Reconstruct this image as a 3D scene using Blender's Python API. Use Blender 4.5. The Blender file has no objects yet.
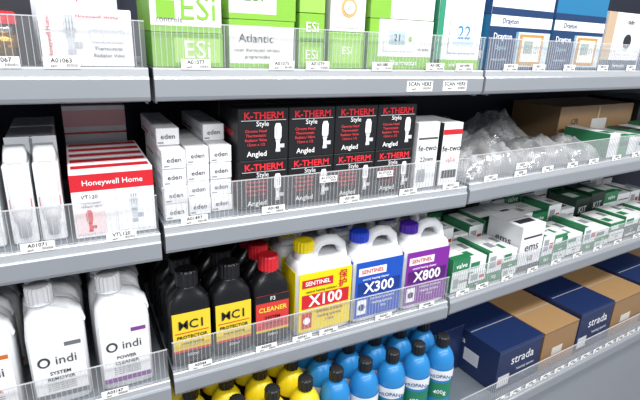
import bpy, math, random
from mathutils import Matrix, Vector
random.seed(4)
S=bpy.context.scene; COL=S.collection
S.view_settings.view_transform='Standard'
Z0=1.5; A3=.0713; W=.75
# ---------------- materials
MC={}
def mat(name,c,rough=.45,metal=0,noise=.04,scale=30,bump=0,alpha=None,emit=0):
    if name in MC: return MC[name]
    m=bpy.data.materials.new(name); m.use_nodes=True; nt=m.node_tree; b=nt.nodes["Principled BSDF"]
    b.inputs["Roughness"].default_value=rough; b.inputs["Metallic"].default_value=metal
    tc=nt.nodes.new("ShaderNodeTexCoord"); n=nt.nodes.new("ShaderNodeTexNoise"); n.inputs["Scale"].default_value=scale
    n.inputs["Detail"].default_value=2
    nt.links.new(tc.outputs["Object"],n.inputs["Vector"])
    mx=nt.nodes.new("ShaderNodeMix"); mx.data_type='RGBA'
    mx.inputs[6].default_value=tuple(max(0,v*(1-noise)) for v in c)+(1,); mx.inputs[7].default_value=tuple(min(1,v*(1+noise)) for v in c)+(1,)
    nt.links.new(n.outputs["Fac"],mx.inputs[0]); nt.links.new(mx.outputs[2],b.inputs["Base Color"])
    if bump:
        bp=nt.nodes.new("ShaderNodeBump"); bp.inputs["Strength"].default_value=bump; bp.inputs["Distance"].default_value=.002
        nt.links.new(n.outputs["Fac"],bp.inputs["Height"]); nt.links.new(bp.outputs["Normal"],b.inputs["Normal"])
    MC[name]=m; return m
def clear(name,op,tint=(1,1,1),rough=.08,gl=.5,bump=0,scale=20,dc=(.85,.87,.9)):
    m=bpy.data.materials.new(name); m.use_nodes=True; nt=m.node_tree; nt.nodes.clear()
    o=nt.nodes.new("ShaderNodeOutputMaterial"); t=nt.nodes.new("ShaderNodeBsdfTransparent"); t.inputs[0].default_value=tint+(1,)
    g=nt.nodes.new("ShaderNodeBsdfGlossy"); g.inputs["Roughness"].default_value=rough
    d=nt.nodes.new("ShaderNodeBsdfDiffuse"); d.inputs[0].default_value=dc+(1,)
    a=nt.nodes.new("ShaderNodeMixShader"); a.inputs[0].default_value=gl
    nt.links.new(d.outputs[0],a.inputs[1]); nt.links.new(g.outputs[0],a.inputs[2])
    x=nt.nodes.new("ShaderNodeMixShader"); x.inputs[0].default_value=op
    nt.links.new(t.outputs[0],x.inputs[1]); nt.links.new(a.outputs[0],x.inputs[2]); nt.links.new(x.outputs[0],o.inputs[0])
    if bump:
        tc=nt.nodes.new("ShaderNodeTexCoord"); n=nt.nodes.new("ShaderNodeTexNoise"); n.inputs["Scale"].default_value=scale
        n.inputs["Detail"].default_value=4
        nt.links.new(tc.outputs["Object"],n.inputs["Vector"])
        bp=nt.nodes.new("ShaderNodeBump"); bp.inputs["Strength"].default_value=bump; bp.inputs["Distance"].default_value=.01
        nt.links.new(n.outputs["Fac"],bp.inputs["Height"])
        for q in (g,d): nt.links.new(bp.outputs["Normal"],q.inputs["Normal"])
        r=nt.nodes.new("ShaderNodeMapRange"); r.inputs[1].default_value=.35; r.inputs[2].default_value=.7; r.inputs[3].default_value=op*.5; r.inputs[4].default_value=min(1,op*1.5)
        nt.links.new(n.outputs["Fac"],r.inputs[0]); nt.links.new(r.outputs[0],x.inputs[0])
    return m
def lin(h):
    h=h.lstrip('#'); v=[int(h[i:i+2],16)/255 for i in (0,2,4)]
    return tuple(x/12.92 if x<=.04045 else ((x+.055)/1.055)**2.4 for x in v)
def col(h,rough=.4,metal=0,**k): return mat("paint_"+h+("_m" if metal else ""),lin(h),rough,metal,**k)
WHITE='ececee'; BLACK='17171a'; RED='c8202c'
M_CLEAR=clear("clear_acrylic",.10,gl=.5); M_RIB=clear("acrylic_rib",.42,gl=.4,rough=.2); M_EDGE=clear("acrylic_edge",.65,gl=.4,rough=.2)
M_BAG=clear("clear_poly_bag",.46,gl=.5,rough=.15,bump=.8,scale=18,dc=(.78,.79,.79))
M_STEEL=mat("shelf_grey_paint",lin('a2a6ac'),.32,.4,noise=.04,scale=5)
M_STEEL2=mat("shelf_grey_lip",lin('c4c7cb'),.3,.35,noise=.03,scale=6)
M_DECK=mat("shelf_deck",lin('747b84'),.5,.1,noise=.05)
M_UNDER=mat("shelf_underside",lin('222834'),.6,0)
M_NAVY=mat("navy_backboard",lin('10172a'),.7,0,noise=.15,scale=5)
# ---------------- mesh builder
class P:
    def __init__(s): s.v=[];s.f=[];s.m=[];s.sm=[];s.mats=[]
    def mi(s,m):
        if m not in s.mats: s.mats.append(m)
        return s.mats.index(m)
    def face(s,idx,m,sm=False): s.f.append(idx);s.m.append(s.mi(m));s.sm.append(sm)
    def box(s,x0,x1,y0,y1,z0,z1,m,top=None,left=None,front=None,skew=0):
        n=len(s.v); k0=skew*y0;k1=skew*y1
        s.v+=[(x0+k0,y0,z0),(x1,y0,z0),(x1,y1,z0),(x0+k1,y1,z0),(x0+k0,y0,z1),(x1,y0,z1),(x1,y1,z1),(x0+k1,y1,z1)]
        for q,mm in (((0,3,2,1),m),((4,5,6,7),top or m),((0,1,5,4),front or m),((1,2,6,5),m),((2,3,7,6),m),((3,0,4,7),left or m)):
            s.face(tuple(n+i for i in q),mm)
    def bbox(s,x0,x1,y0,y1,z0,z1,m,b=.0015,**k):
        n=len(s.v)
        for (zz,i) in ((z0,b),(z0+b,0),(z1-b,0),(z1,b)):
            s.v+=[(x0+i+b*(i==0),y0+i,zz),(x1-i-b*(i==0),y0+i,zz),(x1-i,y0+i+b*(i==0),zz),(x1-i,y1-i-b*(i==0),zz),(x1-i-b*(i==0),y1-i,zz),(x0+i+b*(i==0),y1-i,zz),(x0+i,y1-i-b*(i==0),zz),(x0+i,y0+i+b*(i==0),zz)]
        fr=k.get('front') or m; lf=k.get('left') or m; tp=k.get('top') or m
        sides=[fr,m,m,m,m,m,lf,m]
        for L in range(3):
            for j in range(8):
                a=n+L*8+j;c=n+L*8+(j+1)%8
                s.face((a,c,c+8,a+8),sides[j])
        s.face(tuple(n+i for i in range(7,-1,-1)),m); s.face(tuple(n+24+i for i in range(8)),tp)
    def loft(s,secs,m,N=32,cap=True,sm=True,mf=None):
        n=len(s.v)
        for (z,cx,cy,w,d,e) in secs:
            for j in range(N):
                t=2*math.pi*j/N; c,q=math.cos(t),math.sin(t)
                s.v.append((cx+w/2*math.copysign(abs(c)**(2/e),c),cy+d/2*math.copysign(abs(q)**(2/e),q),z))
        for L in range(len(secs)-1):
            for j in range(N):
                a=n+L*N+j;b=n+L*N+(j+1)%N
                s.face((a,b,b+N,a+N),mf(L) if mf else m,sm)
        if cap:
            s.face(tuple(n+i for i in range(N-1,-1,-1)),m); L=(len(secs)-1)*N
            s.face(tuple(n+L+i for i in range(N)),mf(len(secs)-2) if mf else m)
    def ribcap(s,cx,cy,r,z0,z1,m,N=36):
        n=len(s.v)
        for z,k in ((z0,1),(z1-.003,1),(z1,.86)):
            for j in range(N):
                t=2*math.pi*j/N; rr=r*k*(1 if j%2 else .93)
                s.v.append((cx+rr*math.cos(t),cy+rr*math.sin(t),z))
        for L in range(2):
            for j in range(N):
                a=n+L*N+j;b=n+L*N+(j+1)%N; s.face((a,b,b+N,a+N),m)
        s.face(tuple(n+2*N+i for i in range(N)),m); s.face(tuple(n+i for i in range(N-1,-1,-1)),m)
    def tube(s,pts,r,m,N=10,sx=1.0):
        n=len(s.v)
        for i,p in enumerate(pts):
            p=Vector(p); a=Vector(pts[max(0,i-1)]);b=Vector(pts[min(len(pts)-1,i+1)]); d=(b-a).normalized()
            up=Vector((0,1,0)) if abs(d.y)<.9 else Vector((1,0,0))
            q=d.cross(up).normalized(); w=q.cross(d)
            for j in range(N):
                t=2*math.pi*j/N; v=p+q*math.cos(t)*r+w*math.sin(t)*r*sx; s.v.append(tuple(v))
        for i in range(len(pts)-1):
            for j in range(N):
                a=n+i*N+j;b=n+i*N+(j+1)%N; s.face((a,b,b+N,a+N),m,True)
        s.face(tuple(n+i for i in range(N)),m); s.face(tuple(n+(len(pts)-1)*N+i for i in range(N-1,-1,-1)),m)
    def arc(s,cx,cy,r,a0,a1,z0,z1,m,N=16):
        n=len(s.v)
        for z in (z0,z1):
            for j in range(N+1):
                t=a0+(a1-a0)*j/N; s.v.append((cx+r*math.cos(t),cy+r*math.sin(t),z))
        for j in range(N): s.face((n+j,n+j+1,n+N+2+j,n+N+1+j),m,True)
    def mesh(s,name):
        me=bpy.data.meshes.new(name); me.from_pydata(s.v,[],s.f)
        for m in s.mats: me.materials.append(m)
        me.polygons.foreach_set("material_index",s.m); me.polygons.foreach_set("use_smooth",s.sm); me.update(); return me
def frame(b): return (Vector((W,0,Z0)),A3) if b==3 else (Vector((0,0,Z0)),0.)
def put(name,me,bay,x,y,z,rz=0):
    o=bpy.data.objects.new(name,me); COL.objects.link(o)
    O,a=frame(bay); R=Matrix.Rotation(a,4,'Z'); o.location=O+R@Vector((x,y,z)); o.rotation_euler=(0,0,a+rz); return o
def child(name,me,par):
    o=bpy.data.objects.new(name,me); COL.objects.link(o); o.parent=par; return o
TC={}
def text(par,body,x,z,size,c,y=-.0012,rot=0,al='CENTER',side=False,w=None,sx=1,yy=0,top=False,bold=0):
    if w: size=w/(.56*max(1,len(body)))
    key=(body,round(size,4),c,al,bold)
    if key not in TC:
        t=bpy.data.curves.new("print_text",'FONT'); t.body=body; t.size=size; t.align_x=al; t.align_y='CENTER'; t.resolution_u=2; t.extrude=.0002; t.offset=bold*size
        t.materials.append(col(c)); TC[key]=t
    o=bpy.data.objects.new("print_text",TC[key]); COL.objects.link(o); o.parent=par
    if side: o.matrix_local=Matrix.Translation((x,yy,z))@Matrix.Rotation(-math.pi/2,4,'Z')@Matrix.Rotation(math.pi/2,4,'X')@Matrix.Rotation(rot,4,'Z')
    elif top: o.matrix_local=Matrix.Translation((x,yy,z))@Matrix.Rotation(rot,4,'Z')
    else: o.matrix_local=Matrix.Translation((x,y,z))@Matrix.Rotation(math.pi/2,4,'X')@Matrix.Rotation(rot,4,'Z')@Matrix.Diagonal((sx,1,1,1))
    return o
# ---------------- shelves
ZS={0:{1:0,2:0,3:0},1:{1:-.2958,2:-.284,3:-.279},2:{1:-.632,2:-.620,3:-.612},3:{1:-.981,2:-.969,3:-.969}}
YS=[0,0,.012,-.077]; H=.0556
RNG={1:(-1.0,-.004),2:(.004,.746),3:(.004,1.75)}
SH={}
def shelf(bay,i):
    x0,x1=RNG[bay]; p=P(); yb=.445-YS[i]; sk=.0713 if bay==3 else 0
    if bay==3 and YS[i]<0: x0+=.003
    pr=[(.012,0),(.0015,0),(0,-.002),(0,-.013),(-.0025,-.0145),(-.0045,-.018),(-.0045,-.047),(-.002,-.053),(.004,-H),(.02,-H),(.02,-.05),(.012,-.05)]
    n=len(p.v); L=x1-x0
    for x in (0,L):
        for y,z in pr: p.v.append((x,y,z))
    k=len(pr)
    for j in range(k):
        a=n+j;b=n+(j+1)%k
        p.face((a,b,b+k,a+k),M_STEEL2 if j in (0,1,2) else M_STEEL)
    p.face(tuple(n+j for j in range(k-1,-1,-1)),M_STEEL); p.face(tuple(n+k+j for j in range(k)),M_STEEL)
    p.box(0,L,.012,yb,-.018,-.001,M_UNDER,top=M_DECK,skew=sk)
    for x in (.002+.03*(bay==3),L-.005): p.box(x,x+.003,.012,yb,-.06,-.018,M_STEEL)
    o=put("shelf",p.mesh("shelf"),bay,x0,YS[i],ZS[i][bay]); SH[(bay,i)]=o
    g=P(); gh=.072
    g.box(0.001,L-.001,.004,.0055,0,gh,M_CLEAR)
    g.box(0.001,L-.001,.0035,.006,gh,gh+.0018,M_EDGE)
    x=.006
    while x<L-.004:
        g.box(x,x+.0010,.0025,.004,.002,gh,M_RIB); x+=.009
    child("acrylic_guard",g.mesh("acrylic_guard"),o)
    return o
for b in (1,2,3):
    for i in range(4): shelf(b,i)
def label(bay,i,x,w=.045,h=.017,txt="A01063",z=-.002,dy=-.0015):
    o=SH[(bay,i)]; x0=RNG[bay][0]; p=P(); p.box(-w/2,w/2,dy,dy+.001,0,h,col('f2f2f0'))
    rr=random.Random(txt+str(x)); q=w*.12
    while q<w*.44:
        t=rr.choice((.0004,.0007,.001)); p.box(q,q+t,dy-.0002,dy,h*.16,h*.42,col(BLACK)); q+=t+.0008
    c=child("price_label",p.mesh("price_label"),o); c.location=(x-x0,0,z)
    text(c,txt,0,h*.7,h*.55,BLACK,y=dy-.0003,bold=.01); text(c,"each",-w*.22,h*.25,h*.3,BLACK,y=dy-.0003)
p=P()
for x in (-.012,.728):
    p.box(x,x+.02,.452,.474,-1.5,.5,M_NAVY)
put("shelf_upright",p.mesh("upright"),2,0,0,0)
p=P(); p.box(-1.4,.75,.478,.5,-1.5,.8,M_NAVY); put("wall_back",p.mesh("wall"),2,0,0,0)
p=P(); p.box(0.04,2.2,.478,.5,-1.5,.8,M_NAVY); put("wall_right",p.mesh("wall"),3,0,0,0)
M_FLOOR=mat("vinyl_floor",lin('8d9096'),.5,0,noise=.08,scale=3)
p=P(); p.box(-3,4,-3,1.2,-1.54,-1.5,M_FLOOR); put("floor",p.mesh("floor"),2,0,0,0)
for b in (1,2,3):
    x0,x1=RNG[b]; p=P(); p.box(x0,x1,-.05,.44,-1.5,-.981-.07,M_STEEL,skew=.0713 if b==3 else 0); put("shelf_plinth",p.mesh("plinth"),b,.005*(b==3),0,0)
# ---------------- cartons
def carton(name,bay,i,x0,x1,y0,dp,h,c,side=None,top=None,bands=(),texts=(),sb=(),st=(),zo=0,lean=0,rz=0,tb=()):
    if bay==3: x0+=.0713*y0*.9; x1+=.0713*y0*.9
    p=P(); w=x1-x0
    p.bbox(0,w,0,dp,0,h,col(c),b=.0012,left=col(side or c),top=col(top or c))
    for (a,b,d,e,cc) in bands: p.box(a*w,b*w,-.0006,.0002,d*h,e*h,col(cc))
    for (a,b,d,e,cc) in sb: p.box(-.0006,.0002,a*dp,b*dp,d*h,e*h,col(cc))
    for (a,b,d,e,cc) in tb: p.box(a*w,b*w,d*dp,e*dp,h-.0002,h+.0004,col(cc))
    p.box(w*.02,w*.98,dp*.49,dp*.505,h-.0002,h+.0003,col('9a9a98'))
    o=put(name,p.mesh(name),bay,x0,y0,ZS[i][bay]+zo,rz)
    for t in texts:
        text(o,t[0],t[1]*w,t[2]*h,t[3]*h,t[4],rot=t[5] if len(t)>5 else 0,y=-.0012)
    for t in st:
        text(o,t[0],-.0012,t[2]*h,t[3]*h,t[4],side=True,yy=t[1]*dp,rot=t[5] if len(t)>5 else 0)
    return o
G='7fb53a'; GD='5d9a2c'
def disc(par,x,z,r,c,y=-.001,t=.001,name="dial_print"):
    p=P(); N=24; n=0
    for yy in (-t,0):
        for j in range(N):
            a=2*math.pi*j/N; p.v.append((r*math.cos(a),yy,r*math.sin(a)))
    p.face(tuple(range(N)),col(c)); 
    for j in range(N): p.face((j,(j+1)%N,N+(j+1)%N,N+j),col(c))
    o=child(name,p.mesh(name),par); o.location=(x,y,z)
def rect(par,x0,x1,z0,z1,c,y=-.0012,t=.0004,name="printed_panel"):
    p=P(); p.box(x0,x1,y-t,y,z0,z1,col(c)); return child(name,p.mesh(name),par)
def valve_print(par,x,z,s,c='e8e8e8',c2='b9bcc0',y=-.0012):
    p=P()
    def tr(pts,cc,yy): 
        n=len(p.v); p.v.extend([(x+a*s,yy,z+b*s) for a,b in pts]); p.face(tuple(range(n,n+len(pts))),col(cc))
    tr([(-.16,.1),(.16,.1),(.2,.2),(.2,.75),(.12,.95),(-.12,.95),(-.2,.75),(-.2,.2)],c,y)
    for k in (-.1,0,.1): tr([(k-.015,.25),(k+.015,.25),(k+.015,.75),(k-.015,.75)],'8d9094',y-.0003)
    tr([(-.14,-.05),(.14,-.05),(.14,.08),(-.14,.08)],c2,y)
    tr([(-.1,-.45),(.1,-.45),(.1,-.05),(-.1,-.05)],c,y)
    tr([(.1,-.4),(.38,-.4),(.38,-.18),(.1,-.18)],c2,y)
    tr([(-.14,-.62),(.14,-.62),(.14,-.45),(-.14,-.45)],c2,y)
    child("valve_picture",p.mesh("valve_picture"),par)
# --- top shelf, bay 1
p=P()
p.box(0,.085,.03,.033,0,.13,col('23262e')); 
p.loft([(.0,.045,.012,.03,.03,2),(.025,.045,.012,.03,.03,2),(.027,.045,.012,.036,.036,2),(.045,.045,.012,.036,.036,2)],col('b98a3c',.25,.9))
p.loft([(.045,.045,.012,.026,.026,2),(.06,.045,.012,.026,.026,2)],col('c7c9cc',.2,.9))
p.ribcap(.045,.012,.019,.06,.078,col(RED))
p.tube([(.045,.012,.03),(.02,.012,.03),(.005,.012,.03)],.011,col('b98a3c',.25,.9))
put("radiator_valve",p.mesh("radiator_valve"),1,-.248,.03,0)
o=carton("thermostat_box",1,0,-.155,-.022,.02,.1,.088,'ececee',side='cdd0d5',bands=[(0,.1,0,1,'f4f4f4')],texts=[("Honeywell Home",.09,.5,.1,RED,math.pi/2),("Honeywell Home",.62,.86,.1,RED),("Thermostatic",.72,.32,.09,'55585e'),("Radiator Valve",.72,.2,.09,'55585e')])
valve_print(o,.042,.045,.042,'c9cdd3'); rect(o,.07,.12,.038,.068,'dfe2e6'); 
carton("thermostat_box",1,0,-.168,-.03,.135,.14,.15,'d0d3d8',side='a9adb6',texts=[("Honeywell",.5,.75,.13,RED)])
carton("thermostat_box",1,0,-.31,-.19,.09,.14,.12,'2a2f3a',texts=[("evohome",.5,.7,.15,'c9cbd0')])
# --- top shelf bay 2
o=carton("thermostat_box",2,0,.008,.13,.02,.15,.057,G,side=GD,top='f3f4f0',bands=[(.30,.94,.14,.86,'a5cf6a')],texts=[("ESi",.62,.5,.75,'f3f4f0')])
o=carton("thermostat_box",2,0,.008,.128,.02,.15,.066,'f3f4f0',side=G,zo=.058,bands=[(0,1,0,.16,G)],texts=[("ESi",.66,.58,.85,G),("controls",.25,.3,.2,'777777')])
rect(o,.01,.04,.022,.05,G)
o=carton("room_thermostat_box",2,0,.142,.268,.02,.13,.084,'ecedea',side=G,bands=[(0,1,0,.1,G),(0,1,.88,1,G)],texts=[("Atlantic",.4,.62,.26,'3a3d40'),("room thermostat wireless",.42,.38,.1,'666666'),("programmable",.42,.24,.1,'666666')])
o=carton("room_thermostat_box",2,0,.142,.27,.02,.13,.07,'ecedea',side=G,zo=.085,bands=[(0,1,0,.14,G),(.7,1,.14,1,G)],texts=[("ESi",.35,.6,.5,GD)])
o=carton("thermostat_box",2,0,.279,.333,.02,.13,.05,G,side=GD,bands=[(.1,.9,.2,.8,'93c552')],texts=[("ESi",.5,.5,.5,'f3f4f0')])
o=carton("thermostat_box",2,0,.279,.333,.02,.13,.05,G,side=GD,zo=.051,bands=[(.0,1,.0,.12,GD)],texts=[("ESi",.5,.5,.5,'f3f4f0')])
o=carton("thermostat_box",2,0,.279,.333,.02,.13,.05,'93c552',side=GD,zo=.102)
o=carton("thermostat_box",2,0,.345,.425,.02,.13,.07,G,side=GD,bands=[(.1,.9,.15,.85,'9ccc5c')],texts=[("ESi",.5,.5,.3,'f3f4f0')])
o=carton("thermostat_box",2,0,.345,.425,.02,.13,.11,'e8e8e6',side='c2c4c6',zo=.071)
rect(o,.012,.068,.008,.068,'fafafa'); disc(o,.04,.045,.018,'c9a36a',y=-.0018); disc(o,.04,.045,.012,'f5f5f5',y=-.003)
text(o,"20",.04,.045,.011,'33363c',y=-.0042)
o=carton("room_thermostat_box",2,0,.437,.60,.02,.13,.1,G,side=GD,bands=[(.14,1,.26,1,'eceeea')],texts=[("Thermostat",.55,.13,.15,'ffffff'),("wireless",.86,.42,.1,'6a6d70')])
rect(o,.035,.115,.036,.09,'c9ced2'); rect(o,.037,.113,.038,.088,'f6f7f7',y=-.0016); rect(o,.048,.09,.05,.078,'a9bcc4',y=-.0022); text(o,"21",.069,.064,.02,'2a3238',y=-.003)
disc(o,.103,.063,.005,G,y=-.0024)
o=carton("room_thermostat_box",2,0,.437,.60,.02,.13,.1,'e2e6e0',side=G,zo=.101,bands=[(0,.3,0,1,G)])
o=carton("room_thermostat_box",2,0,.612,.742,.018,.13,.16,'e9ecea',side='2d8a6a',bands=[(0,.12,0,1,'2d8a6a'),(0,1,0,.14,G)],texts=[("smart heating",.55,.07,.07,'ffffff')])
rect(o,.033,.117,.036,.118,'b9bec4'); rect(o,.035,.115,.038,.116,'fafafa',y=-.0016); rect(o,.045,.105,.052,.106,'cfe0ee',y=-.0022); text(o,"22",.075,.08,.04,'2f7ec0',y=-.003)
# --- top shelf bay 3
NV='143660'
for k,(a,b) in enumerate([(.02,.25),(.262,.49)]):
    o=carton("programmer_box",3,0,a,b,.02,.15,.125,NV,side='1c6a94',top='e8e8e8',bands=[(.42,1,.06,.72,'c5d3df'),(0,1,.8,1,'e2e5e8'),(.42,.46,.06,.72,'2f9ac0')],texts=[("Drayton",.21,.62,.16,'ffffff'),("Digistat",.2,.42,.11,'9fd0e6'),("room control",.2,.2,.08,'c9d6e2'),("Drayton",.3,.9,.14,NV)],sb=[(.1,.9,.2,.35,'e2e5e8')],st=[("Drayton",.5,.6,.16,'ffffff')])
    rect(o,.112,.205,.012,.085,'b98a44'); rect(o,.122,.195,.02,.078,'f1ece0',y=-.0017); rect(o,.13,.165,.04,.07,'8fa39a',y=-.0023); disc(o,.18,.05,.009,'c8ccd0',y=-.0023)
    carton("programmer_box",3,0,a,b,.02,.15,.08,'1d6f9a' if k else 'dfe1e5',side='1f4a7a',zo=.126,bands=[(0,1,0,.2,NV)])
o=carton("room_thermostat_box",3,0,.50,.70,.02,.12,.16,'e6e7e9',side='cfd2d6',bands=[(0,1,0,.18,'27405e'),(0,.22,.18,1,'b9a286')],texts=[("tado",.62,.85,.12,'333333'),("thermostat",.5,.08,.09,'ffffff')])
rect(o,.07,.165,.045,.118,'fbfbfb'); disc(o,.118,.082,.026,'d3d8dd',y=-.0017); disc(o,.118,.082,.02,'20252b',y=-.003)
carton("room_thermostat_box",3,0,.71,.9,.02,.15,.15,NV,side='e4e6ea',bands=[(.1,.9,.1,.45,'dfe3e8')],texts=[("wiser",.5,.7,.2,'ffffff')])
carton("room_thermostat_box",3,0,.91,1.1,.02,.15,.13,'e9e9e9',side=NV)
# --- mid shelf bay 1
def blister(x,h=.17,w=.036):
    p=P(); b=col('e9ebed')
    p.bbox(0,w,.012,.10,0,h*.86,b,b=.004)
    p.loft([(h*.85,w/2,.056,w*.96,.084,6),(h*.93,w/2,.05,w*.9,.05,4),(h,w/2,.048,w*.8,.02,4)],b)
    p.loft([(h*.1,w/2,.014,w*.5,.02,2),(h*.25,w/2,.014,w*.5,.02,2),(h*.27,w/2,.014,w*.72,.028,2),(h*.34,w/2,.014,w*.72,.028,2),(h*.36,w/2,.013,w*.8,.03,2),(h*.74,w/2,.013,w*.8,.03,2),(h*.8,w/2,.013,w*.6,.024,2)],col('f2f3f4',.25))
    p.box(w*.08,w*.92,.0115,.0122,h*.4,h*.5,col(RED))
    p.box(.0,w,.103,.105,0,h*1.02,col('d2d5d9'))
    o=put("thermostatic_head_pack",p.mesh("head_pack"),1,x,.02,ZS[1][1])
    text(o,"TRV4",-.0012,h*.5,.02,'7a8088',side=True,yy=.055)
blister(-.236,.165,.038); blister(-.193,.165,.038); blister(-.283,.15)
for y in (.135,.26):
    o=carton("thermostatic_head_pack",1,1,-.236,-.16,y,.11,.165,'dcdfe2')
carton("thermostatic_head_pack",1,1,-.42,-.32,.03,.3,.15,'dcdfe2',texts=[("TRV",.5,.6,.2,RED)])
for k in range(5):
    y=.025+k*.047
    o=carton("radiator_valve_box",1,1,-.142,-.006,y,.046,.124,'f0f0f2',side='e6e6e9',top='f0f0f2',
      bands=[(0,1,.70,.94,RED)] if k==0 else [],sb=[(0,1,.70,.94,RED),(.75,1,0,1,RED)],tb=[(.03,.97,.25,.72,RED)])
    if k==0:
        text(o,"Honeywell Home",.068,.101,.015,'ffffff',w=.11); text(o,"VT120",.028,.076,.010,'33363c'); text(o,"Thermostatic",.03,.066,.006,'66696e'); text(o,"radiator valve",.03,.059,.006,'66696e')
        rect(o,.072,.132,.008,.082,'f7f7f8'); valve_print(o,.1,.045,.04,'cfd4da','aab0b8',y=-.002); rect(o,.004,.05,.008,.05,'f1dadb'); valve_print(o,.025,.028,.026,'e05a60','c8202c',y=-.002)
for k in range(2):
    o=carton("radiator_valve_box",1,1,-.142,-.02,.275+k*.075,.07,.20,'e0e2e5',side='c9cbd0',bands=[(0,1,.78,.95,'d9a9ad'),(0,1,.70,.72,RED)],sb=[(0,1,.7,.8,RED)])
# --- eden boxes
for c,(x,n) in enumerate([(.012,5),(.060,4),(.106,5)]):
    for r in range(n):
        yy=.03+(.0,.012,.02)[c]+random.uniform(-.006,.006)+(0 if r<4 else .05)
        hh=.034
        o=carton("valve_box",2,1,x,x+.043,yy,.2,hh-.0008,'f0f0f1',side='e4e5e8',zo=r*hh,texts=[("eden",.5,.5,.42,'3c4046')],bands=[(.06,.3,.12,.2,'8a8d93')],sb=[(.05,.3,.3,.6,'b9bcc2'),(.5,.9,.2,.3,'b23a48')])
# --- K boxes
for c in range(4):
    x=.158+c*.1075
    for r in range(2):
        for d in range(2):
            if d: 
                carton("radiator_valve_box",2,1,x,x+.106,.03+.13,.12,.1035,BLACK,zo=r*.104); continue
            o=carton("radiator_valve_box",2,1,x,x+.106,.03,.125,.1035,BLACK,side='1b1b1f',zo=r*.104)
            text(o,"K-THERM",.053,.089,.0185,'e02c38',bold=.025,sx=1.08); text(o,"Style",.05,.073,.014,'f0f0f0')
            rect(o,.006,.1,.0795,.0805,'c9cbcf')
            for q,s in enumerate(("Chrome Head","Thermostatic","Radiator Valve","15mm x 1/2")):
                text(o,s,.036,.059-q*.009,.0078,'e2434c')
            text(o,"Angled",.038,.013,.015,'f0f0f0',bold=.01)
            valve_print(o,.083,.038,.037,'f4f4f4','c9cbcf')
            text(o,"K-THERM",-.0012,.05,.018,'c02a34',side=True,yy=.06)
# --- white slim boxes
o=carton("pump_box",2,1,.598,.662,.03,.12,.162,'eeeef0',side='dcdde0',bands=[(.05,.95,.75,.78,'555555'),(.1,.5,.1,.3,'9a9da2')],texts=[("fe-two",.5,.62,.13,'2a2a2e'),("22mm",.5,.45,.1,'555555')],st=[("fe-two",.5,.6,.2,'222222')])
o=carton("pump_box",2,1,.676,.736,.03,.12,.158,'f0f0f0',side='26262a',bands=[(0,1,.82,.9,RED),(.1,.9,.12,.25,'222226')],texts=[("fe-two",.5,.6,.14,'222226'),("valve",.5,.42,.1,RED)],st=[("fe-two",.5,.55,.2,'ffffff')])
carton("pump_box",2,1,.598,.66,.16,.13,.15,'d6d6d9'); carton("pump_box",2,1,.664,.715,.16,.13,.15,'d6d6d9')
# --- mid bay 3 : bags
import mathutils.noise as no
def bag(x,y,w,d,h,seed,bay=3,i=1):
    rnd=random.Random(seed); p=P(); NX,NY=30,20
    for sgn in (0,1):
        for a in range(NX+1):
            for b in range(NY+1):
                u=a/NX;v=b/NY; e=(max(0,math.sin(math.pi*u)))**.4*(max(0,math.sin(math.pi*v)))**.4
                q=no.noise(Vector((u*3+seed,v*2.5,seed)))*.5+abs(no.noise(Vector((u*9,v*8+seed,seed))))*.45
                z=max(0,h*e*(.72+.6*q)) if sgn else 0
                p.v.append((u*w+q*.01*(sgn),v*d,z+.0008*sgn))
    K=(NX+1)*(NY+1)
    for a in range(NX):
        for b in range(NY):
            f=a*(NY+1)+b; p.face((K+f,K+f+NY+1,K+f+NY+2,K+f+1),M_BAG,True)
    br=col('a88850',.35,.8); cr=col('c7c9cc',.25,.8); gy=col('c4c8cb'); wt=col('dcdee0')
    for k in range(6):
        cx=rnd.uniform(.22,.78)*w; cy=rnd.uniform(.22,.78)*d; r=rnd.uniform(.010,.016); hh=h*rnd.uniform(.3,.5)
        m=(wt,cr,gy,br,wt,gy)[k%6]
        p.loft([(0.001,cx,cy,2*r,2*r,2),(hh*.5,cx,cy,2*r,2*r,2),(hh*.5,cx,cy,2.6*r,2.6*r,3),(hh*.8,cx,cy,2.6*r,2.6*r,3),(hh*.8,cx,cy,1.6*r,1.6*r,2),(hh,cx,cy,1.6*r,1.6*r,2)],m,N=12)
    p.box(w*.2,w*.8,d*.3,d*.7,.001,h*.22,col('c9cdd0'))
    put("bag_of_fittings",p.mesh("bag"),bay,x,y,ZS[i][bay])
bag(.03,.03,.24,.2,.11,3); bag(.28,.03,.2,.18,.095,7); bag(.49,.03,.16,.17,.08,11); bag(.05,.24,.26,.18,.15,19); bag(.32,.22,.27,.2,.14,23)
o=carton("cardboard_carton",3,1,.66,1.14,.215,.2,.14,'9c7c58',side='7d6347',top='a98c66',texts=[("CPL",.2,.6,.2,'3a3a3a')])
rect(o,.20,.30,.04,.09,'d8d8d4'); rect(o,.235,.245,.0,.135,'c9b48c',y=-.0007)
carton("black_box",3,1,1.16,1.5,.2,.22,.15,'1c1e22')
rr=random.Random(8)
xx=.665; k=0
while xx<1.6:
    w=rr.uniform(.05,.08); c=['e6e7e9','2c7a4f','e6e7e9','d6d9dc','1f2328'][k%5]
    carton("small_parts_box",3,1,xx,xx+w,.025,.16,rr.uniform(.05,.08),c,side='d8dadd' if k%2 else '2c7a4f',bands=[(.1,.9,.5,.7,'333840' if k%2 else 'e8e8e8')],tb=[(.15,.85,.1,.3,'2c7a4f' if c!='2c7a4f' else 'e0e0e0')])
    xx+=w+.006; k+=1
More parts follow.
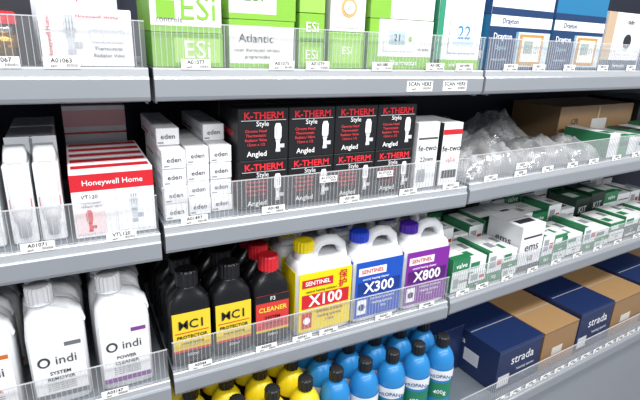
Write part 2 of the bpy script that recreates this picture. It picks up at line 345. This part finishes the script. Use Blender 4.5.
# --- third shelf bay 1 : white bottles
def jug(name,bay,i,x,y,lab,sub,band,w=.1,h=.21,cap=WHITE,front=True,d=.066):
    wh=col('e4e5e7',.32); p=P()
    p.loft([(0,w/2,d/2,w*.92,d*.9,5),(.004,w/2,d/2,w,d,6),(h*.70,w/2,d/2,w,d,6),(h*.79,w*.5,d/2,w*.97,d*.96,5),(h*.87,w*.46,d/2,w*.86,d*.88,4),(h*.93,w*.38,d/2,w*.58,d*.76,3),(h*.98,w*.32,d/2,w*.40,d*.58,2.2),(h*1.03,w*.32,d/2,w*.38,d*.56,2)],wh)
    p.ribcap(w*.32,d/2,w*.225,h*1.02,h*1.16,col(cap,.35)); p.loft([(h*1.0,w*.32,d/2,w*.5,w*.5,2),(h*1.02,w*.32,d/2,w*.5,w*.5,2)],col(cap,.35))
    p.tube([(w*.36,d/2,h*.95),(w*.55,d/2,h*.965),(w*.74,d/2,h*.94),(w*.88,d/2,h*.87),(w*.93,d/2,h*.74)],.010,wh,sx=1.4)
    p.box(w*.06,w*.94,-.0008,.0006,h*.08,h*.72,col('efeff0'))
    p.box(w*.06,w*.94,-.0014,-.0006,h*.08,h*.13,col(band))
    p.box(w*.62,w*.90,-.0014,-.0006,h*.60,h*.64,col(band))
    o=put(name,p.mesh(name),bay,x,y,ZS[i][bay])
    if front:
        text(o,lab,w*.62,h*.47,.026,'3a3d42',y=-.002)
        for rr_,cc,yy in ((.0105,'3a3d42',-.001),(.0065,'e8e8e9',-.0022)): disc(o,w*.25,h*.47,rr_,cc,y=yy)
        for q,s in enumerate(sub): text(o,s,w*.5,h*(.345-.06*q),.0105,'33363c' if band!='c86a2c' else band,y=-.002,bold=.008)
        for q in range(4): text(o,"for central heating systems",w*.5,h*(.235-.022*q),.0045,'888888',y=-.002)
    return o
for j,y in enumerate((.03,.105,.18,.255,.33)):
    for k,(x,sub,bd) in enumerate([(-.365,("HEAT","REMOVER"),'c86a2c'),(-.248,("SYSTEM","REMOVER"),'6a6d72'),(-.131,("POWER","CLEANER"),'7a3f8c')]):
        jug("chemical_jug",1,2,x-(.0 if j%2==0 else .006),y,"indi",sub,bd,front=(j==0))
# --- MC1 black bottles
def blackb(x,y,capc,lc,t1,tc,front=True):
    w,d,h=.088,.056,.178; bk=col('131316',.28); p=P()
    p.loft([(0,w/2,d/2,w*.92,d*.9,4),(.004,w/2,d/2,w,d,5),(h*.76,w/2,d/2,w,d,5),(h*.84,w/2,d/2,w*.95,d*.95,4),(h*.92,w/2,d/2,w*.74,d*.82,3),(h*.985,w/2,d/2,w*.48,d*.68,2),(h*1.03,w/2,d/2,w*.44,d*.64,2)],bk)
    p.ribcap(w/2,d/2,.0235,h*1.02,h*1.02+.034,col(capc,.35))
    p.box(w*.05,w*.95,-.0008,.0006,h*.10,h*.72,col(lc)); p.box(w*.05,w*.95,-.0014,-.0006,h*.10,h*.2,col(BLACK))
    p.box(w*.05,w*.95,-.0014,-.0006,h*.2,h*.23,col(RED if capc!=RED else 'e2c52e'))
    if capc==RED: p.box(w*.05,w*.95,-.0014,-.0006,h*.62,h*.72,col('1b1b1d'))
    o=put("inhibitor_bottle",p.mesh("bottle"),2,x,y,ZS[2][2])
    if front:
        if capc==RED: text(o,"CLEANER",w*.5,h*.52,.016,tc,y=-.002,bold=.02); text(o,"F3",w*.5,h*.67,.014,'f0f0f0',y=-.002)
        else: text(o,"MC1",w*.5,h*.56,.029,tc,y=-.002,bold=.01); rect(o,w*.1,w*.9,h*.455,h*.465,RED)
        text(o,"PROTECTOR" if capc!=RED else "SYSTEM",w*.5,h*.40,.011,BLACK,y=-.002,bold=.01); text(o,"central heating",w*.5,h*.32,.008,BLACK,y=-.002); text(o,"500ml",w*.5,h*.15,.01,'e8e8e8',y=-.002)
for j,y in enumerate((.03,.095,.165,.235,.305)):
    blackb(.006,y,'151518','e6ca30',("MC1","PROTECTOR"),'1c1c1e',j==0)
    blackb(.097,y,'151518','e6ca30',("MC1","PROTECTOR"),'1c1c1e',j==0)
    blackb(.188,y,RED,'cf3a34',("CLEANER","SYSTEM"),'f2d648',j==0)
# --- jerry bottles
def jerry(x,y,lc,capc,name1,acc,front=True,w=.149,h=.228,d=.088):
    wh=col('e4e5e7',.3); p=P(); yl=lc=='f0d710'
    p.loft([(0,w/2,d/2,w*.94,d*.92,6),(.005,w/2,d/2,w,d,7),(h*.72,w/2,d/2,w,d,7),(h*.78,w/2,d/2,w*.97,d*.97,6),(h*.83,w*.49,d/2,w*.86,d*.86,5)],wh,N=40)
    p.loft([(h*.80,w*.24,d/2,w*.38,d*.72,3),(h*.87,w*.23,d/2,w*.3,w*.3,2),(h*.92,w*.23,d/2,w*.27,w*.27,2)],wh)
    p.ribcap(w*.23,d/2,w*.165,h*.91,h*1.02,col(capc,.35))
    p.tube([(w*.38,d/2,h*.80),(w*.41,d/2,h*.90),(w*.49,d/2,h*.965),(w*.62,d/2,h*.985),(w*.78,d/2,h*.97),(w*.89,d/2,h*.91),(w*.93,d/2,h*.78)],.0125,wh,N=12,sx=1.35)
    p.box(w*.035,w*.965,-.0008,.0006,h*.06,h*.73,col(lc)); 
    p.box(-.0008,.0006,d*.12,d*.88,h*.06,h*.73,col(lc))
    o=put("water_treatment_jerrycan",p.mesh("jerry"),2,x,y,ZS[2][2])
    if front:
        rect(o,w*.08,w*.92,h*.33,h*.49,acc); text(o,name1,w*.5,h*.41,.040,'ffffff',y=-.0022,bold=.02)
        rect(o,w*.08,w*.62,h*.57,h*.66,'f4f4f4' if not yl else RED); text(o,"SENTINEL",w*.35,h*.615,.015,RED if not yl else 'ffffff',y=-.0022,bold=.01)
        if yl:
            text(o,"保",w*.80,h*.65,.024,RED,y=-.0022,bold=.01); text(o,"护",w*.80,h*.55,.024,RED,y=-.0022,bold=.01)
        text(o,"central heating inhibitor" if yl else "central heating cleaner",w*.42,h*.525,.0085,'ffffff' if not yl else '1c1c1e',y=-.0022)
        for q,s in enumerate(("Inhibitor protects","heating systems","1 litre")): text(o,s,w*.58,h*(.275-.055*q),.010,'ffffff' if not yl else '8a1a1a',y=-.0022)
        rect(o,w*.08,w*.26,h*.1,h*.28,'ffffff' if not yl else RED); disc(o,w*.17,h*.19,.009,acc if not yl else 'ffffff',y=-.002)
for j,y in enumerate((.022,.125,.23,.335)):
    jerry(.289,y,'f0d710','f0d710',"X100",'c8202c',j==0)
    jerry(.441,y,'1850b8','2040c0',"X300",'0e3488',j==0)
    jerry(.593,y,'80249a','48209e',"X800",'52146a',j==0)
# --- third shelf bay 3 boxes
GR='2a7a50'
def gbox(a,b,y,d,h,st):
    if b-a<.02: return
    if st==0: carton("fittings_box",3,2,a,b,y,d,h,'e6e8e6',side=GR,top='e4e6e4',bands=[(0,1,.62,1,GR),(.12,.4,.12,.42,'9aa0a2')],texts=[("valve",.5,.8,.22,'ffffff'),("15mm",.65,.3,.16,'222222')],tb=[(0,1,0,.2,GR),(.2,.8,.55,.8,'b3b9b5')])
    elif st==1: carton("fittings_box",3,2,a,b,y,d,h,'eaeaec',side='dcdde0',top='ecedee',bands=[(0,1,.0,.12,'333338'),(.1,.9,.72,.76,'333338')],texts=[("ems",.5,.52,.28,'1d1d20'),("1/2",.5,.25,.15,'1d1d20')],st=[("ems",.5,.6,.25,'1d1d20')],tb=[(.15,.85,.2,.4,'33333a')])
    elif st==2: carton("fittings_box",3,2,a,b,y,d,h,'e6e8e9',side=GR,top='e8eae9',bands=[(0,1,.0,.3,GR),(.1,.5,.45,.85,'999da2'),(.6,.9,.5,.7,'c0392f')],texts=[("tap",.5,.15,.2,'ffffff')],tb=[(0,.25,0,1,GR),(.5,.9,.2,.45,'8a9094')])
    else: carton("fittings_box",3,2,a,b,y,d,h,'1d2a22',side='223a2c',top='1f5a3c',bands=[(.1,.9,.15,.35,'cfd3d0')],texts=[("KIT",.5,.6,.3,'cfd3d0')],tb=[(.1,.6,.2,.6,'c9cfcb')])
xs=[.02,.09,.165,.235,.305,.42,.485,.56,.65,.73,.82,.92,1.02,1.12,1.22,1.3]
hs=[.10,.085,.095,.08,.15,.10,.085,.07,.09,.06,.07,.08,.06,.07,.06]; ss=[0,2,2,0,1,2,0,1,2,0,1,3,2,0,1]
def gst(a,b,y,d,h,z,c,sd,tp):
    carton("fittings_box",3,2,a,b,y,d,h,c,side=sd,top=tp,zo=z,bands=[(.06,.6,.25,.7,'e0e2e0' if c==GR else GR)],tb=[(.1,.5,.15,.4,GR),(.6,.9,.5,.8,'7c8488')])
for k in range(len(xs)-1):
    if hs[k]<.09:
        gbox(xs[k],xs[k+1]-.005,.03,.13,hs[k]*.55,ss[k])
        c,sd,tp=[(GR,'1f6a44','e6e8e6'),('e8e8ea',GR,'e9eaea')][k%2]
        gst(xs[k],xs[k+1]-.007,.033,.12,hs[k]*.5,hs[k]*.55+.0005,c,sd,tp)
    else: gbox(xs[k],xs[k+1]-.005,.03,.13,hs[k],ss[k])
hs2=[.13,.12,.09,.11,.12,.12,.11,.10,.12,.09,.12,.13,.12,.1,.1]; s2=[1,2,1,2,0,1,2,0,2,1,3,3,0,1,2]
for k in range(len(xs)-1): gbox(xs[k],xs[k+1]-.004,.18,.12,hs2[k],s2[k])
for k in range(len(xs)-1): gbox(xs[k],xs[k+1]-.004,.31,.12,.12+.02*(k%2),s2[-k-1])
# --- bottom shelf : cylinders
def gas(x,y,c,c2,front):
    r=.038; p=P(); b=col(c,.3); yl=c2=='f0c419'
    p.loft([(0,0,0,r*1.8,r*1.8,2),(.006,0,0,2*r,2*r,2),(.185,0,0,2*r,2*r,2),(.203,0,0,1.92*r,1.92*r,2),(.218,0,0,1.68*r,1.68*r,2),(.23,0,0,1.3*r,1.3*r,2),(.237,0,0,.85*r,.85*r,2)],b,N=36)
    p.loft([(.235,0,0,.6*r,.6*r,2),(.25,0,0,.6*r,.6*r,2)],col('b7b9bc',.3,.8),N=20)
    p.ribcap(0,0,r*.48,.242,.27,col('141416',.35),N=28)
    a0,a1=math.radians(180),math.radians(375)
    p.arc(0,0,r+.0006,a0,a1,.03,.184,col(c2))
    p.arc(0,0,r+.001,a0,a1,.150,.181,col('e6e8ea' if not yl else '1c1c1e'))
    p.arc(0,0,r+.001,a0,a1,.09,.142,col('1f7a5c' if not yl else 'c8202c'))
    o=put("gas_cylinder",p.mesh("gas"),2,x,y,ZS[3][2])
    if front:
        text(o,"PROPANE" if not yl else "MAP",0,.1655,.0145,'1b4f8a' if not yl else 'f0c419',y=-r-.0035,bold=.01)
        text(o,"400g",0,.115,.018,'ffffff',y=-r-.0035)
        o.rotation_euler[2]=math.radians(-32)
for j in range(5):
    for k in range(9):
        x=.045+k*.0835; y=-.022+j*.082
        if k<4: gas(x,y,'e6cc1e','f0c419',j==0)
        else: gas(x,y,'2880c0','2a7cbc',j==0)
# --- bottom bay 3 cartons
NB='18284f'
seq=[(.195,.405,NB,.15),(.415,.605,'a07c54',.145),(.615,.82,NB,.16),(.83,1.05,'a07c54',.15),(1.06,1.32,NB,.16),(1.33,1.6,'a07c54',.15)]
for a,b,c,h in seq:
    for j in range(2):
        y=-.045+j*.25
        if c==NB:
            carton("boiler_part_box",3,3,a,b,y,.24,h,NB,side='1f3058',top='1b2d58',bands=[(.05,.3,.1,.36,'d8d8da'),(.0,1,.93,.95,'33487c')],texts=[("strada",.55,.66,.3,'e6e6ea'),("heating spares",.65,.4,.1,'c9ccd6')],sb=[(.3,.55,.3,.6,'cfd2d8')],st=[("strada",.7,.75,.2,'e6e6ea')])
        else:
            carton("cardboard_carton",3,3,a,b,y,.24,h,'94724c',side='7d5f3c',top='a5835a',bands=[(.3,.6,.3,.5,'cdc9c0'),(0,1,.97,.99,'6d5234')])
carton("boiler_part_box",3,3,.05,.185,.10,.3,.165,NB,side='1f3058',top='1b2d58',sb=[(.1,.4,.3,.6,'dfe2e8')])
# --- price labels
L=[(1,0,-.13,"A01063"),(1,0,-.21,"A01067"),(2,0,.075,"A01077"),(2,0,.235,"A01075"),(2,0,.31,"A01079"),(2,0,.60,"A01082"),(2,0,.685,"A01090"),(2,0,.46,"A01080"),
(3,0,.09,"A0110"),(3,0,.2,"A0111"),(3,0,.33,"A0112"),(3,0,.49,"A0114"),(3,0,.64,"A0115"),(1,1,-.20,"A01071"),(1,1,-.07,"VTL120"),(1,1,-.31,"A01072"),(2,1,.06,"A01497"),
(2,1,.56,"A0150"),(2,1,.40,"A0149"),(2,1,.22,"A0148"),(2,1,.69,"A0151"),(3,1,.08,"A021"),(3,1,.2,"A020"),(3,1,.32,"A022"),(3,1,.44,"A025"),(3,1,.55,"A023"),(3,1,.68,"A024"),(3,1,.8,"A026"),(1,2,-.11,"A03147"),(1,2,-.25,"A03146"),(2,2,.06,"A0344"),(2,2,.21,"A0345"),
(2,2,.30,"A0341"),(2,2,.37,"A0346"),(2,2,.53,"A0347"),(2,2,.67,"A0348"),(3,2,.05,"A041"),(3,2,.13,"A040"),(3,2,.24,"A042"),(3,2,.36,"A043"),(3,2,.48,"A047"),(3,2,.6,"A044"),(3,2,.72,"A048"),(3,2,.85,"A045"),(3,2,.98,"A049")]
for k in range(20): L.append((3,3,.10+k*.075,"A05%d"%k))
for b,i,x,t in L: label(b,i,x,txt=t,w=.05)
for x,z in ((.345,.052),(.49,.05)): label(2,1,x,txt="IN STOCK",w=.042,h=.014,z=z)
for x in (.56,.66): label(2,0,x,txt="SCAN HERE",w=.07,h=.022,z=-.045,dy=-.0056)
label(3,1,.2,txt="A029",z=.02)
# ---------------- lights
def area(n,loc,rot,sx,sy,e,c=(1,1,1)):
    l=bpy.data.lights.new(n,'AREA'); l.shape='RECTANGLE'; l.size=sx; l.size_y=sy; l.energy=e; l.color=c
    o=bpy.data.objects.new(n,l); COL.objects.link(o); o.location=loc; o.rotation_euler=rot
area("ceiling_strip_light",(0.8,-1.0,2.9),(math.radians(25),0,0),5,.25,92,(1,.995,.985))
area("ceiling_strip_light",(0.8,-2.6,2.8),(math.radians(50),0,0),5,.35,82,(.98,.99,1))
w=bpy.data.worlds.new("world"); S.world=w; w.use_nodes=True; w.node_tree.nodes["Background"].inputs[0].default_value=(.88,.93,1,1); w.node_tree.nodes["Background"].inputs[1].default_value=.4
# ---------------- camera
yaw,pitch,roll,F=0.4854,0.3224,0.0391,482.43
f=Vector((math.sin(yaw)*math.cos(pitch),math.cos(yaw)*math.cos(pitch),-math.sin(pitch)))
r=Vector((math.cos(yaw),-math.sin(yaw),0.)); u=r.cross(f)
r2=r*math.cos(roll)+u*math.sin(roll); u2=-r*math.sin(roll)+u*math.cos(roll)
cam=bpy.data.cameras.new("camera"); cam.lens=F/640*36; cam.clip_start=.02; co=bpy.data.objects.new("camera",cam); COL.objects.link(co)
co.matrix_world=Matrix(((r2[0],u2[0],-f[0],-0.1289),(r2[1],u2[1],-f[1],-0.8644),(r2[2],u2[2],-f[2],0.0563+Z0),(0,0,0,1)))
S.camera=co
